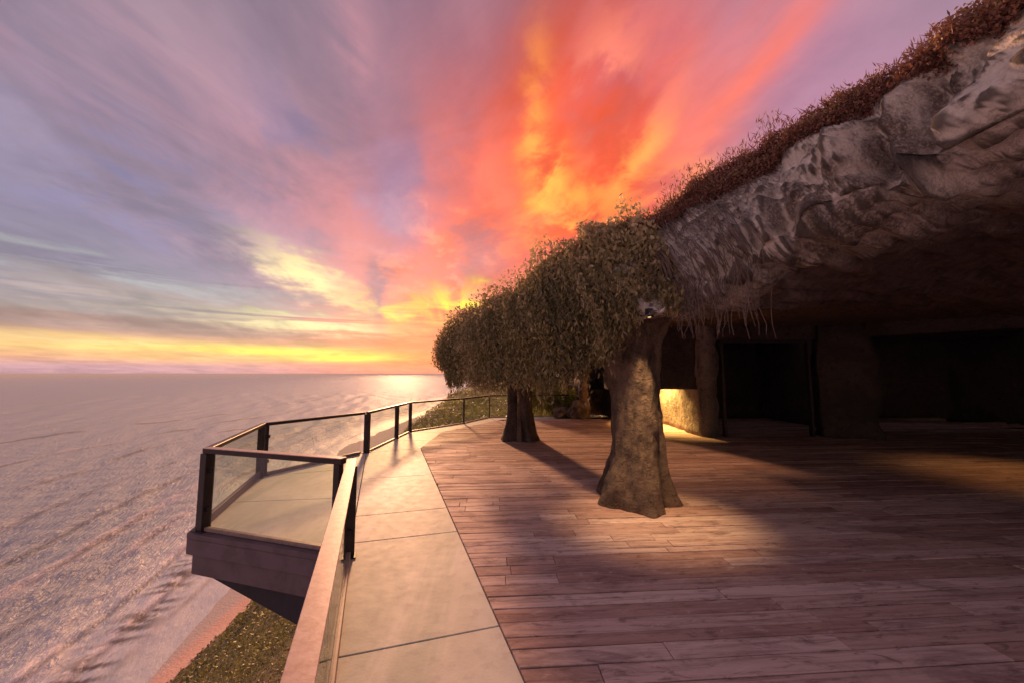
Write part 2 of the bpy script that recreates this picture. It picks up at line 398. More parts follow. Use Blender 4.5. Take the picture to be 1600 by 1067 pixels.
# ------------------------------------------------------------------ sea, beach and coast
SEA = -35.0
SHY = [-400,-60,0,47,65,110,187,251,320,384,470,565,610,680,800,1100,3000]
SHX = [-30,-36,-39,-44.2,-49.8,-64.5,-87,-92,-86,-76,-86,-106,-100,-50,150,800,6000]
def shore_x(y): return np.interp(y, SHY, SHX)
def build_sea():
    na, nr = 620, 560
    A = np.radians(np.linspace(-88, 34, na)); D = np.concatenate([np.linspace(24, 40, 26)[:-1], np.geomspace(40, 900, nr-90), np.geomspace(900, 40000, 66)[1:]])
    AA, DD = np.meshgrid(A, D); X = DD*np.sin(AA); Y = DD*np.cos(AA)
    sd = shore_x(Y)-X                                           # metres offshore
    Z = np.zeros_like(X); r = np.random.default_rng(3)
    res = np.gradient(D)[:, None]*np.ones_like(X)
    for k in range(46):
        lam = 1.6*1.095**k; dirn = math.radians(70+r.normal(0, 26 if lam < 12 else 9)); amp = .0135*lam**.72*(1.5 if lam < 12 else 1)*(.55 if lam > 30 else 1)
        ph = 2*math.pi*(X*math.sin(dirn)+Y*math.cos(dirn))/lam + r.random()*6.28 + 2.2*vnoise(X/70+9, Y/90, 40+k % 5)
        fade = np.clip((lam/res-2.5)/3, 0, 1)
        w = np.sin(ph); w = w if lam < 8 else (np.sign(w)*np.abs(w)**.9)
        Z += amp*w*fade
    Z *= np.clip(.12+sd/35, .12, 1)
    # breaking crests that run along the shore
    foam = np.zeros_like(X); dark = np.zeros_like(X)
    wob = sd + 6*(fbm2(X/38, Y/38, 11)-.5)
    for d0, w0, h in ((5, 1.2, .10), (9.5, 1.1, .18), (15.5, 1.3, .35), (26, 1.5, .5), (36, 1.6, .4), (48, 1.8, .5), (66, 2.2, .45), (92, 2.4, .5), (130, 3, .6), (185, 4, .7)):
        u = wob-d0-2.5*(fbm2(X/60, Y/60, int(d0))-.5)
        Z += h*np.exp(-(u/w0)**2)*np.clip((fbm2(X/45, Y/45, 60+int(d0))-.25)*2.2, 0, 1)
        foam = np.maximum(foam, np.exp(-(np.where(u < 0, u/(w0*1.9), u/(w0*.5)))**2)*np.clip((fbm2(X/16, Y/16, 80+int(d0))-(.40 if d0 < 12 or d0 > 50 else .33))*5, 0, 1)*(1 if d0 < 40 else .25))
        dark = np.maximum(dark, np.exp(-((u+w0*1.1)/(w0*.55))**2)*np.clip((fbm2(X/22, Y/22, 180+int(d0))-.34)*4, 0, 1)*.62)  # shaded troughs painted as dark lines beside the crests
    lace = fbm2(X/2.4, Y/2.4, 21); foam = np.maximum(foam, np.clip((lace-.56)*5, 0, 1)*np.exp(-np.abs(sd-10)/12)*.45)
    reef_and_shade = np.exp(-((wob-9-2*np.sin(Y/11))/3.2)**2)*np.clip((fbm2(X/6+Y/9, Y/1.1-X/4, 33)-.47)*9, 0, 1)*np.clip((130-Y)/60, 0, 1)
    idx = np.arange(na*nr).reshape(-1, na)[:len(D)] if False else np.arange(len(D)*na).reshape(len(D), na)
    Q = np.stack([idx[:-1,:-1], idx[:-1,1:], idx[1:,1:], idx[1:,:-1]], -1).reshape(-1, 4)
    m, t, b = mat('evening_sea'); p = P_(t)
    q = t.mapping(t.mapping(p, rot=(0, 0, R(-20))), scale=(1, .26, 1))      # crests lie along the shore
    n1 = t.noise(q, 1.5, 5, .66, .4); n2 = t.noise(q, .22, 4, .6, .3); n3 = t.noise(q, .03, 4, .6, .3)
    sh = t.new('ShaderNodeAttribute', attribute_name='offshore').outputs['Fac']
    fo = t.new('ShaderNodeAttribute', attribute_name='foam').outputs['Fac']; re = t.new('ShaderNodeAttribute', attribute_name='reef_and_shade').outputs['Fac']
    c = t.mix(t.rng(sh, 0, 40), (.66,.68,.70,1), (.50,.585,.66,1))
    c = t.mix(t.rng(sh, 60, 900), c, (.50,.575,.65,1))
    c = t.mix(fo, c, (.86,.83,.85,1))
    c = t.mix(t.m('MULTIPLY', re, .9), c, (.07,.05,.05,1))
    t.n.remove(b); out = next(n for n in t.n if n.type == 'OUTPUT_MATERIAL')
    df = t.new('ShaderNodeBsdfDiffuse'); t.put(df.inputs[0], c)
    gl = t.new('ShaderNodeBsdfGlossy'); gl.inputs['Roughness'].default_value = .45; gl.inputs[0].default_value = (1, 1, 1, 1)
    bm1 = t.new('ShaderNodeBump'); bm1.inputs['Strength'].default_value = .5; bm1.inputs['Distance'].default_value = .9; t.put(bm1.inputs['Height'], n2)
    bm2 = t.new('ShaderNodeBump'); bm2.inputs['Strength'].default_value = 1.0; bm2.inputs['Distance'].default_value = 1.7; t.put(bm2.inputs['Height'], n1); t.l.new(bm1.outputs[0], bm2.inputs['Normal'])
    t.put(bm2.inputs['Strength'], t.rng(sh, 3, 28, .22, 1.0)); t.put(bm1.inputs['Strength'], t.rng(sh, 3, 28, .15, .6))
    for q_ in (df, gl): t.l.new(bm2.outputs[0], q_.inputs['Normal'])
    lw = t.new('ShaderNodeLayerWeight'); t.l.new(bm2.outputs[0], lw.inputs['Normal'])
    fr = t.m('ADD', .03, t.m('MULTIPLY', t.m('POWER', lw.outputs['Facing'], 4.0), t.m('SUBTRACT', .11, t.m('MULTIPLY', fo, .08))))
    ms = t.new('ShaderNodeMixShader'); t.put(ms.inputs[0], fr); t.l.new(df.outputs[0], ms.inputs[1]); t.l.new(gl.outputs[0], ms.inputs[2]); t.l.new(ms.outputs[0], out.inputs[0])
    o = mesh_np('sea', np.stack([X, Y, SEA+Z], -1).reshape(-1, 3), Q, m, smooth=True)
    attr(o, 'offshore', sd); attr(o, 'foam', foam); attr(o, 'reef_and_shade', np.maximum(reef_and_shade, dark)); return kind(o, 'structure')  # painted trough shade shares this mask
sea = build_sea()

def toe_w(y): return np.interp(y, [0, 47, 65, 110, 187, 251, 330, 384, 470, 565, 640], [4.5, 4.2, 9.3, 15.5, 26, 29, 18, 8, 9, 6, 6])
def slope_w(y): return np.interp(y, [0, 60, 110, 200, 300, 500, 700], [35, 37, 45, 62, 64, 78, 90])
def ground_z(x, y):
    dd = x-shore_x(y); tw, sw = toe_w(y), slope_w(y)
    u = np.clip((dd-tw)/np.maximum(sw-tw, 1), 0, 1)
    top = np.interp(y, [9, 15, 18, 60, 110, 200, 420, 560, 700], [-4.0, -3.0, -2.2, -9, -11, -8, -2.5, -6, -12])
    nz = fbm2(x/14+50, y/14+50, 5)-.5
    slope = SEA+1.0+(top-SEA-1.0)*(u**1.12*.8+.2*u*u*(3-2*u))
    far = np.clip((y-90)/120, 0, 1)
    slope = slope + nz*np.sin(np.pi*np.clip(u, 0, 1))*(np.interp(y, [10, 40], [.8, 2.2])+7*far) + (fbm2(x/3, y/3, 8)-.5)*.9*(u > 0)*np.clip((1-u)*4+far*2, 0, 1)
    z = np.where(dd < tw, SEA-.25+1.25*np.clip(dd/np.maximum(tw, .5), -2, 1), slope)
    # under and just beside the building the ground stays below the deck
    xr = np.where(y < 8, -1.5-.355*(y-3.55), -3.1)
    near = (x > xr-.4) & (y < 15.2)
    return np.where(near, np.minimum(z, -1.5), z)
def build_coast():
    ys = np.concatenate([np.linspace(-60, 15, 50), np.linspace(16, 110, 110)[0:], np.geomspace(111, 700, 120), np.linspace(720, 2600, 20)])
    ds = np.concatenate([np.linspace(-14, 60, 150), np.linspace(61, 140, 60), np.geomspace(142, 900, 20)])
    YY, DD = np.meshgrid(ys, ds, indexing='ij'); XX = shore_x(YY)+DD; Z = ground_z(XX, YY)
    idx = np.arange(XX.size).reshape(XX.shape); Q = np.stack([idx[:-1,:-1], idx[:-1,1:], idx[1:,1:], idx[1:,:-1]], -1).reshape(-1, 4)
    m, t, b = mat('coast_ground'); p = P_(t)
    n = t.noise(p, .5, 6, .65, .3); n2 = t.noise(p, 3, 5, .6)
    u = t.new('ShaderNodeAttribute', attribute_name='inland').outputs['Fac']
    veg = t.mix(t.rng(n, .35, .65), (.12,.10,.045,1), (.20,.155,.08,1))
    sand = t.mix(t.rng(n, .35, .65), (.74,.43,.33,1), (.80,.50,.40,1))
    wet = t.mix(t.rng(u, -4.6, -1.6), (.56,.47,.43,1), sand)
    t.put(b.inputs['Base Color'], t.mix(t.rng(t.m('ADD', u, t.m('MULTIPLY', t.m('SUBTRACT', n2, .5), .8)), 0, .3), wet, veg))
    b.inputs['Roughness'].default_value = .9; bump(t, b, n2, .6, .3)
    o = mesh_np('hillside', np.stack([XX, YY, Z], -1).reshape(-1, 3), Q, m, smooth=True)
    attr(o, 'inland', (DD-toe_w(YY))/1.0); return kind(o, 'structure')
hill = build_coast()
def scatter_scrub(n, y0, y1, d0, d1, size, hgt, seed, near=False):
    r = np.random.default_rng(seed)
    if near:                                                     # thick by the balcony, thinning down the slope
        rad = np.exp(r.uniform(np.log(2.5), np.log(80), n)); a = r.uniform(-1.6, .35, n); x, y = -2.0+rad*np.sin(a), 1.0+rad*np.cos(a)
        dd = x-shore_x(y)-toe_w(y); k = (dd > -.2) & (x < np.where(y < 8, -1.5-.355*(y-3.55), -3.1)-.35) ; x, y, rad = x[k], y[k], rad[k]
        sz = np.clip(rad*.0085, .045, .42)
    else:
        y = (np.exp(r.uniform(np.log(y0+40), np.log(y1+40), n))-40); x = shore_x(y)+toe_w(y)+r.uniform(d0, d1, n)
        k = ~((x > -3.4) & (y < 15)); x, y = x[k], y[k]; sz = np.full(len(x), size)
    cl = fbm2(x/(2.3 if near else size*9)+7, y/(2.3 if near else size*9)+3, seed, 3); k = cl > (.22 if near else .38); x, y, cl, sz = x[k], y[k], cl[k], sz[k]
    top = hgt*np.clip((cl-.25)*3.2, .08, 1.3)*np.clip((x-shore_x(y)-toe_w(y)+.5)/4, .15, 1); h = r.random(len(x))**.7*top*(np.where((y > 9) & (x > -20), .45, 1.0) if near else 1.0)
    C = np.stack([x, y, ground_z(x, y)+h+.02], -1); D = r.normal(size=(len(x), 3)); D[:, 2] = np.abs(D[:, 2])*.8
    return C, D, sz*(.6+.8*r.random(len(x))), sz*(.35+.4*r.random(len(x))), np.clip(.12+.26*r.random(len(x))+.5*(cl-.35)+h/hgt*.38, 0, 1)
parts = [scatter_scrub(150000, 0, 0, 0, 0, 0, .75, 71, True), scatter_scrub(30000, 75, 330, 1, 80, .9, 2.6, 72), scatter_scrub(30000, 300, 640, 1, 90, 1.7, 4.2, 73)]
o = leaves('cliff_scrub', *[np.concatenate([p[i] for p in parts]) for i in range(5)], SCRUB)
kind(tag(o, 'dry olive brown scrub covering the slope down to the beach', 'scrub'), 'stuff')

# ------------------------------------------------------------------ plan of deck, walkway and balcony
pA, pB, pC, pD = (-3.30, 4.08), (-4.07, 6.15), (-3.07, 7.97), (-1.50, 3.55)
pE, pF, pG, pH = (-2.93, 10.8), (-1.62, 12.6), (-.86, 14.25), (2.25, 14.75)
rd = (Vector(pD)-Vector(pC)).normalized()                        # walkway direction, towards the camera
rd2 = (Vector((-.55, 1.02))-Vector(pD)).normalized()               # the near run bends a touch
pN = tuple(Vector(pD)+rd2*6.2)
DECK_L = [(.93, -.42), (-2.04, 8.43), (-2.0, 10.7), (-.35, 13.67)]
ed = (Vector(DECK_L[0])-Vector(DECK_L[1])).normalized(); DECK_L[0] = tuple(Vector(DECK_L[1])+ed*12.2)
DECK = [DECK_L[0], (17.0, DECK_L[0][1]-.4), (17.0, 15.6), (6.0, 15.6), (1.0, 13.72), DECK_L[3], DECK_L[2], DECK_L[1]]

base = bmesh.new(); prism(base, offset([DECK[0], DECK[1], DECK[2], DECK[3], (2.4, 14.8), pG, pF, pE, pC, pD, pN], -.05), -4.5, -.06)
kind(bm_obj('terrace_base', base, FASCIA), 'structure')

# walkway slabs, each its own piece
walkway = kind(bpy.data.objects.new('walkway', None), 'structure'); COL.objects.link(walkway)
def lerp2(a, b, t): return (a[0]+(b[0]-a[0])*t, a[1]+(b[1]-a[1])*t)
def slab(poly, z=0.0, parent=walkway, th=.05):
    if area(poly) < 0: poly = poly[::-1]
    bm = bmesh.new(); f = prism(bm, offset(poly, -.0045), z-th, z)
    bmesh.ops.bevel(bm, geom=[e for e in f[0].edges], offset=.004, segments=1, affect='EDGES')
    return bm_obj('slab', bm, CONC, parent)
def on_rail(y):
    k = rd2 if y < pD[1] else rd; return tuple(Vector(pD)+k*((y-pD[1])/k.y))
def on_deck(y):  return tuple(Vector(DECK_L[1])+ed*((y-DECK_L[1][1])/ed.y))
ny = .93/2.9                                                     # joints run square to the rail
J = [-2.2, -.2, 1.15, 2.31, 3.78, 4.47, 6.0, 7.97]
for a, b in zip(J, J[1:]): slab([on_rail(a), on_deck(a+.28), on_deck(b+.28 if b < 7.9 else 8.43), on_rail(b)])
slab([pC, DECK_L[1], lerp2(DECK_L[1], DECK_L[2], .45), lerp2(pC, pE, .5)])
slab([lerp2(pC, pE, .5), lerp2(DECK_L[1], DECK_L[2], .45), DECK_L[2], pE])
slab([pE, DECK_L[2], lerp2(DECK_L[2], DECK_L[3], .5), pF]); slab([pF, lerp2(DECK_L[2], DECK_L[3], .5), DECK_L[3], pG])
slab([pG, DECK_L[3], (1.0, 13.72), (1.2, 14.55)]); slab([(1.2, 14.55), (1.0, 13.72), (3.2, 14.5), (2.4, 14.75)])

# balcony: floor slabs, two stepped fascia courses and a dark tapering soffit
balcony = thing('balcony', 'brown stepped balcony with grey slabs jutting out over the beach', 'balcony', (pD[0], pD[1], 0))
BAY = [pD, pC, pB, pA]
if area(BAY) < 0: BAY = BAY[::-1]
def bay(dl):                                                      # grow only on the three free sides
    o_ = offset(BAY, dl); i = [BAY.index(pD), BAY.index(pC)]
    n = Vector((rd.y, -rd.x)); q = list(o_)
    for k, p in zip(i, (pD, pC)):
        s = (Vector(p)-Vector(pC if p is pD else pD)).normalized(); q[k] = tuple(Vector(p)+s*dl*1.05)
    return q
pm1, pm2 = lerp2(pD, pC, .36), lerp2(pA, pB, .42)
pm3, pm4 = lerp2(pD, pC, .72), lerp2(pA, pB, .98)
for q in ([pD, pm1, pm2, pA], [pm1, pm3, pB, pm2], [pm3, pC, pB]): slab(q, 0.0, balcony, .04)
bm = bmesh.new(); prism(bm, bay(.10), -.205, -.045); bmesh.ops.bevel(bm, geom=list(bm.edges), offset=.008, segments=1, affect='EDGES'); bm_obj('upper_fascia', bm, FASCIA, balcony)
bm = bmesh.new(); kerb = bay(.10); inn = offset(BAY, -.02)
for i in range(4):
    a, b = BAY[i], BAY[(i+1) % 4]
    if {a, b} == {pD, pC}: continue
    prism(bm, [kerb[i], kerb[(i+1) % 4], BAY[(i+1) % 4], BAY[i]], -.044, .004)
bm_obj('coping', bm, FASCIA, balcony)
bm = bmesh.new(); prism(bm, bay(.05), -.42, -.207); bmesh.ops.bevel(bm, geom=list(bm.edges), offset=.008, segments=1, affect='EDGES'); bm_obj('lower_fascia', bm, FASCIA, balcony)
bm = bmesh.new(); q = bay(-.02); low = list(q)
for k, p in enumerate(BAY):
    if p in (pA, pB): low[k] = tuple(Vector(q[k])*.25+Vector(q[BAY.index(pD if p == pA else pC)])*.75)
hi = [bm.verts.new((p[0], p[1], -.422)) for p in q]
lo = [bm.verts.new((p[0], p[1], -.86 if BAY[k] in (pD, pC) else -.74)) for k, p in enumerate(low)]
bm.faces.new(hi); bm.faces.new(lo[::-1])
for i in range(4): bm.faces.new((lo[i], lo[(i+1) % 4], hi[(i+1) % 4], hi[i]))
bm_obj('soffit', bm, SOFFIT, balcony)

# ------------------------------------------------------------------ railings
RH = .86
def post(parent, p, ang, w=.10, t_=.05, top=RH-.055, mt=BRONZE, clamps=True):
    bm = bmesh.new(); vbox(bm, p[0], p[1], .012, top, t_, w, ang)
    o_ = bm_obj('post', bm, mt, parent)
    bm = bmesh.new(); vbox(bm, p[0], p[1], .001, .012, t_+.06, w+.03, ang, .002); bm_obj('base_plate', bm, mt, o_)
    if clamps:
        for z in (.20, .60):
            bm = bmesh.new(); vbox(bm, p[0], p[1], z, z+.05, t_+.07, .035, ang, .003); bm_obj('glass_clamp', bm, mt, o_)
    return o_
def run(parent, a, b, capped=False, ch=.05, gap=.05, cut=()):
    """one straight run: top rail, glass and bottom channel"""
    A, B = Vector((*a, 0)), Vector((*b, 0)); u = (B-A).normalized(); z = Vector((0, 0, 1))
    bm = bmesh.new(); bar(bm, A+z*(RH-.03), B+z*(RH-.03), .07, .05); tr = bm_obj('top_rail', bm, BRONZE, parent)
    if capped:
        bm = bmesh.new(); bar(bm, A+z*(RH-.0005), B+z*(RH-.0005), .085, .008, bev=.002); bm_obj('cap_sheen', bm, CAP, tr)  # thin plate added to carry the painted sky sheen
    bm = bmesh.new(); bar(bm, A+u*gap+z*(.006+ch/2), B-u*gap+z*(.006+ch/2), .045, ch); bm_obj('bottom_channel', bm, CHANNEL if ch < .09 else FASCIA, parent)
    ts = [0]+list(cut)+[1]; L = (B-A).length
    for t0, t1 in zip(ts, ts[1:]):
        P0 = A+u*(L*t0+(gap if t0 == 0 else .008)); P1 = A+u*(L*t1-(gap if t1 == 1 else .008))
        bm = bmesh.new(); zz = Vector((0, 0, (.006+ch+RH-.056)/2)); bar(bm, P0+zz, P1+zz, .010, RH-.056-.006-ch-.004, bev=0)
        bm_obj('glass_panel', bm, GLASS, parent)
def ang(a, b): return math.atan2(b[1]-a[1], b[0]-a[0])
near_r = thing('glass_railing', 'near glass railing with long speckled cap, pink sky sheen painted on, beside the walkway', 'railing', (*pD, 0), 'glass railings of the terrace')
run(near_r, pD, pN, True, .05, .06, (.31, .64))
post(near_r, tuple(Vector(pD)+rd2*.05), ang(pD, pN))
post(near_r, tuple(Vector(pD)+rd2*4.2), ang(pD, pN), .07, .03, clamps=False)
bay_r = thing('glass_railing', 'three sided glass railing around the jutting balcony with dark posts', 'railing', (*pA, 0), 'glass railings of the terrace')
dA = tuple(Vector(pD)+(Vector(pA)-Vector(pD)).normalized()*.09)
run(bay_r, dA, pA, True, .04, .06); run(bay_r, pA, pB, False, .10, .07); run(bay_r, pB, tuple(Vector(pC)+(Vector(pB)-Vector(pC)).normalized()*.08), False, .05, .08)
post(bay_r, tuple(Vector(pA)+(Vector(pD)-Vector(pA)).normalized()*.03), ang(pD, pA), .10, .09)
post(bay_r, tuple(Vector(dA)+(Vector(pA)-Vector(dA)).normalized()*.06), ang(pD, pA), .06, .07, clamps=False)
post(bay_r, tuple(Vector(pB)+(Vector(pA)-Vector(pB)).normalized()*.09), ang(pA, pB), .09, .05)
post(bay_r, tuple(Vector(pB)+(Vector(pC)-Vector(pB)).normalized()*.05), ang(pB, pC), .09, .05)
far_r = thing('glass_railing', 'far glass railing with thin dark posts curving behind the twin column', 'railing', (*pE, 0), 'glass railings of the terrace')
run(far_r, pC, pE, False, .03, .05, (.34, .68)); run(far_r, pE, pF, False, .03, .03); run(far_r, pF, pG, False, .03, .03); run(far_r, pG, pH, False, .03, .03, (.5,))
post(far_r, tuple(Vector(pC)), ang(pC, pE), .11, .08)
post(far_r, lerp2(pC, pE, .62), ang(pC, pE), .10, .05); post(far_r, pE, ang(pC, pE), .09, .05)
for p, q in ((pF, pG), (pG, pH), (lerp2(pG, pH, .5), pH), (pH, pG)): post(far_r, p, ang(p, q), .05, .04, clamps=False)

# ------------------------------------------------------------------ deck of planks
deck = kind(bpy.data.objects.new('deck', None), 'structure'); COL.objects.link(deck)
wd = R(4); cw, sw_ = math.cos(wd), math.sin(wd)
conv = [DECK[0], DECK[1], DECK[2], DECK[3], DECK[4], DECK[5], DECK[6], DECK[7]]
if area(conv) < 0: conv = conv[::-1]
cands = []; v = -4.6
pr = random.Random(5)
while v < 16:
    w = pr.choice((.10, .145, .145, .145, .145, .175)); u = -4-pr.random()*2.5
    while u < 15:
        L = pr.choice((.42, 1.1, 1.9, 2.4, 2.8, 3.2, 3.6)); g = pr.choice((.003, .0035, .005))
        a, b, c_, e = u+g*.6, u+L-g*.6, v+g, v+w-g
        q = [(x*cw-y*sw_, x*sw_+y*cw) for x, y in ((a, c_), (b, c_), (b, e), (a, e))]
        q = clip(q, conv)
        if q and area(q) > .006: cands.append(q)
        u += L
    v += w
def seen_size(q):
    x = sum(p[0] for p in q)/len(q); y = sum(p[1] for p in q)/len(q)
    vis = [p for p in q if p[1] > 1.9 and abs(p[0]) < 1.42*p[1]]
    return abs(area(q))/(x*x+y*y)**1.5 if vis else -1
cands.sort(key=seen_size, reverse=True)
def plank_geo(bm, q, r):
    z = .012+r.uniform(-.003, .003); tx, ty = r.uniform(-.0016, .0016), r.uniform(-.009, .009)
    mx_, my_ = q[0]; n = len(q); ins = offset(q, -.003)
    f = lambda p, dz: bm.verts.new((p[0], p[1], z+dz+(p[0]-mx_)*tx*.5+(p[1]-my_)*ty))
    lo, mid, top = [f(p, -.045) for p in q], [f(p, -.003) for p in q], [f(p, 0) for p in ins]
    bm.faces.new(top)
    for i in range(n):
        j = (i+1) % n; bm.faces.new((lo[i], lo[j], mid[j], mid[i])); bm.faces.new((mid[i], mid[j], top[j], top[i]))
r = random.Random(9); rest = bmesh.new()
for k, q in enumerate(cands):
    if k < 300:
        bm = bmesh.new(); plank_geo(bm, q, r); bm_obj('plank', bm, WOOD, deck)
    else: plank_geo(rest, q, r)
kind(bm_obj('far_planks', rest, WOOD, deck), 'stuff')
bm = bmesh.new(); prism(bm, offset(conv, -.006), -.058, -.034); bm_obj('underlay', bm, JOINT, deck)

# ------------------------------------------------------------------ cave building: roof
building = thing('cave_building', 'grey cave like building whose ragged rock roof overhangs the wooden deck', 'building', (8, 8, 0))
ST = np.array([  # lip x,y,z   top x,y,z   spine x,y
 (3.60,-5.0,3.3, 3.85,-5.0,4.45, 17.6,-5), (3.60,-1,3.3, 3.85,-1,4.45, 17.6,-1), (3.57,1.2,3.32, 3.80,1.2,4.42, 17.6,1.5),
 (3.57,2.5,3.36, 3.80,2.7,4.42, 17.6,3), (3.49,3.05,3.30, 3.76,3.4,4.50, 17.6,5), (3.20,3.6,3.16, 3.52,4.3,4.62, 17.6,7),
 (2.75,4.05,2.84, 2.80,5.0,4.36, 17.6,9), (2.15,4.25,2.45, 2.0,5.5,3.88, 17.6,11), (1.55,4.25,2.30, 1.3,5.9,3.70, 16,11.5),
 (.95,4.85,2.22, .60,6.5,3.56, 12,11.5), (.2,6.0,2.15, .0,7.5,3.22, 10.5,11.5), (-.6,7.4,2.10, -.6,8.5,3.18, 9,11.5),
 (-1.30,8.8,2.00, -1.25,9.5,3.05, 7.5,11.5), (-1.66,10.0,1.95, -1.56,10.05,2.55, 6,11.6), (-1.5,11.2,1.95, -1.2,10.9,2.75, 6,11.8),
 (-.5,12.3,2.0, -.2,11.8,3.1, 7,12), (2.0,13.9,2.2, 2,13.5,3.4, 8,12), (5,15.4,2.4, 5,15,3.7, 9.5,12), (9,16.6,2.6, 9,16.2,3.9, 11,12), (17.6,17,2.6, 17.6,16.6,3.9, 17.6,12)], float)
def catmull(P, n, ts=None):
    k = len(P); ts = np.linspace(0, k-1, n) if ts is None else ts; out = np.zeros((n, P.shape[1]))
    for i, t in enumerate(ts):
        j = min(int(t), k-2); u = t-j; p0, p1, p2, p3 = P[max(j-1, 0)], P[j], P[j+1], P[min(j+2, k-1)]
        out[i] = .5*((2*p1)+(p2-p0)*u+(2*p0-5*p1+4*p2-p3)*u*u+(3*p1-p0-3*p2+p3)*u**3)
    return out
US = np.concatenate([np.linspace(0, 1.6, 30)[:-1], np.linspace(1.6, 8.6, 330)[:-1], np.linspace(8.6, 15, 190)[:-1], np.linspace(15, len(ST)-1, 50)])
NU = len(US); SU = catmull(ST, NU, US)
tang = np.gradient((SU[:, :2]+SU[:, 3:5])/2, axis=0); NRM = np.stack([-tang[:, 1], tang[:, 0]], -1); NRM /= np.linalg.norm(NRM, axis=1, keepdims=True)
def section(s, n):
    lx, ly, zl, tx, ty, zt, px_, py_ = s; h = zt-zl; o_ = []
    zc = 2.92
    for f, k in ((1, 1), (.8, 1), (.6, 1), (.42, .95), (.28, .8), (.17, .55), (.09, .28), (.035, .08)):
        o_.append((lx+(px_-lx)*f, ly+(py_-ly)*f, zl+(zc-zl)*k+.02))
    for f, b in ((0, 0), (.07, .07), (.15, .13), (.25, .17), (.36, .19), (.48, .17), (.6, .14), (.72, .09), (.83, .05), (.93, 0)):
        o_.append((lx+(tx-lx)*f+n[0]*b, ly+(ty-ly)*f+n[1]*b, zl+h*f))
    for f, dz in ((0, .0), (.03, .05), (.08, .10), (.16, .15), (.3, .2), (.6, .25), (1, .28)):
        o_.append((tx+(px_-tx)*f-n[0]*.06*(f == 0), ty+(py_-ty)*f, zt+dz))
    return np.array(o_)
def refine(sec, k):                                               # resample rows, denser at the rock face
    n = len(sec); ts = np.linspace(0, n-1, (n-1)*k+1)
    return catmull(sec, len(ts))
ROOF = np.stack([refine(section(s, n), 4) for s, n in zip(SU, NRM)])  # (NU, rows, 3)
NV = ROOF.shape[1]; LIP, TOP = 8*4, 17*4
def bumps():
    du = np.gradient(ROOF, axis=0); dv = np.gradient(ROOF, axis=1); N = np.cross(du, dv); N /= np.maximum(np.linalg.norm(N, axis=2, keepdims=True), 1e-6)
    if N[200, (LIP+TOP)//2, 0] > 0: N = -N
    fl = ROOF.reshape(-1, 3); h = np.zeros(len(fl))
    for i, p in enumerate(fl):
        q = Vector(p)
        wq = q+Vector((noise.noise(q*1.7), noise.noise(q*1.7+Vector((5, 1, 2))), noise.noise(q*1.7+Vector((1, 8, 3)))))*.22
        a = noise.fractal(Vector((q.x, q.y, q.z*.7))*1.1, 1.0, 2.1, 3)
        rd_ = noise.ridged_multi_fractal(Vector((wq.x, wq.y, wq.z*.6))*1.5, .9, 2.2, 4, 1.0, 2.0)
        f = noise.voronoi(Vector((wq.x, wq.y, wq.z*.75))*2.3)[0]; f2 = noise.voronoi(wq*6.5)[0]
        h[i] = a*.16+(rd_-1.1)*.10+min(f[1]-f[0], .35)*.42-.06+min(f2[1]-f2[0], .4)*.10+noise.fractal(q*14, 1, 2, 3)*.014
    h = h.reshape(NU, NV); row = np.arange(NV)
    w = np.interp(row, [0, LIP-16, LIP-3, LIP+4, TOP-6, TOP+4, NV-1], [.55, .6, .8, 1, .8, .35, .35])
    ext = np.zeros((NU, NV))                                     # the swags and hollows that stand out on this roof
    for u0, v0, su, sv, a in ((4.6, LIP+14, .22, 14, .24), (5.05, LIP+4, .26, 7, .34), (5.42, LIP+14, .10, 12, -.18), (5.7, LIP+9, .16, 9, .2), (5.95, LIP+13, .08, 12, -.16), (6.2, LIP+7, .16, 9, .2), (6.75, LIP+9, .3, 9, .12),
                              (4.15, LIP+13, .17, 10, -.40), (3.75, LIP+10, .16, 15, .30), (3.35, LIP+20, .15, 9, -.34), (3.1, LIP+8, .2, 9, .18), (3.4, LIP+31, .9, 1.8, .10), (2.4, LIP+10, .4, 9, .2)):
        ext += a*np.exp(-((US[:, None]-u0)/su)**2-((row[None, :]-v0)/sv)**2)
    far = np.interp(US, [0, 7.5, 9, 19], [1, 1, .25, .25])[:, None]
    return ROOF+N*((h*w[None, :]*far)+ext)[:, :, None], N
ROOF, RN = bumps()
idx = np.arange(NU*NV).reshape(NU, NV)
Q = np.stack([idx[:-1, :-1], idx[1:, :-1], idx[1:, 1:], idx[:-1, 1:]], -1).reshape(-1, 4)
Qc = np.stack([idx[:-1, -1], idx[1:, -1], idx[1:, 0], idx[:-1, 0]], -1).reshape(-1, 4)
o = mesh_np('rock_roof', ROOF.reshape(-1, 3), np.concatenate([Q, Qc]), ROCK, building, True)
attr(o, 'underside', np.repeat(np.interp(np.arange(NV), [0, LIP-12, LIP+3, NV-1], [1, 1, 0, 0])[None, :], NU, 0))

def surf(u, vrow):
    """point and normal of the roof skin at station u, row vrow (arrays)"""
    a = np.clip(np.interp(u, US, np.arange(NU)), 0, NU-1.001); b = np.clip(vrow, 0, NV-1.001)
    i, j = a.astype(int), b.astype(int); f, g = (a-i)[:, None], (b-j)[:, None]
    g4 = lambda M_: (M_[i, j]*(1-f)+M_[i+1, j]*f)*(1-g)+(M_[i, j+1]*(1-f)+M_[i+1, j+1]*f)*g
    return g4(ROOF), g4(RN)

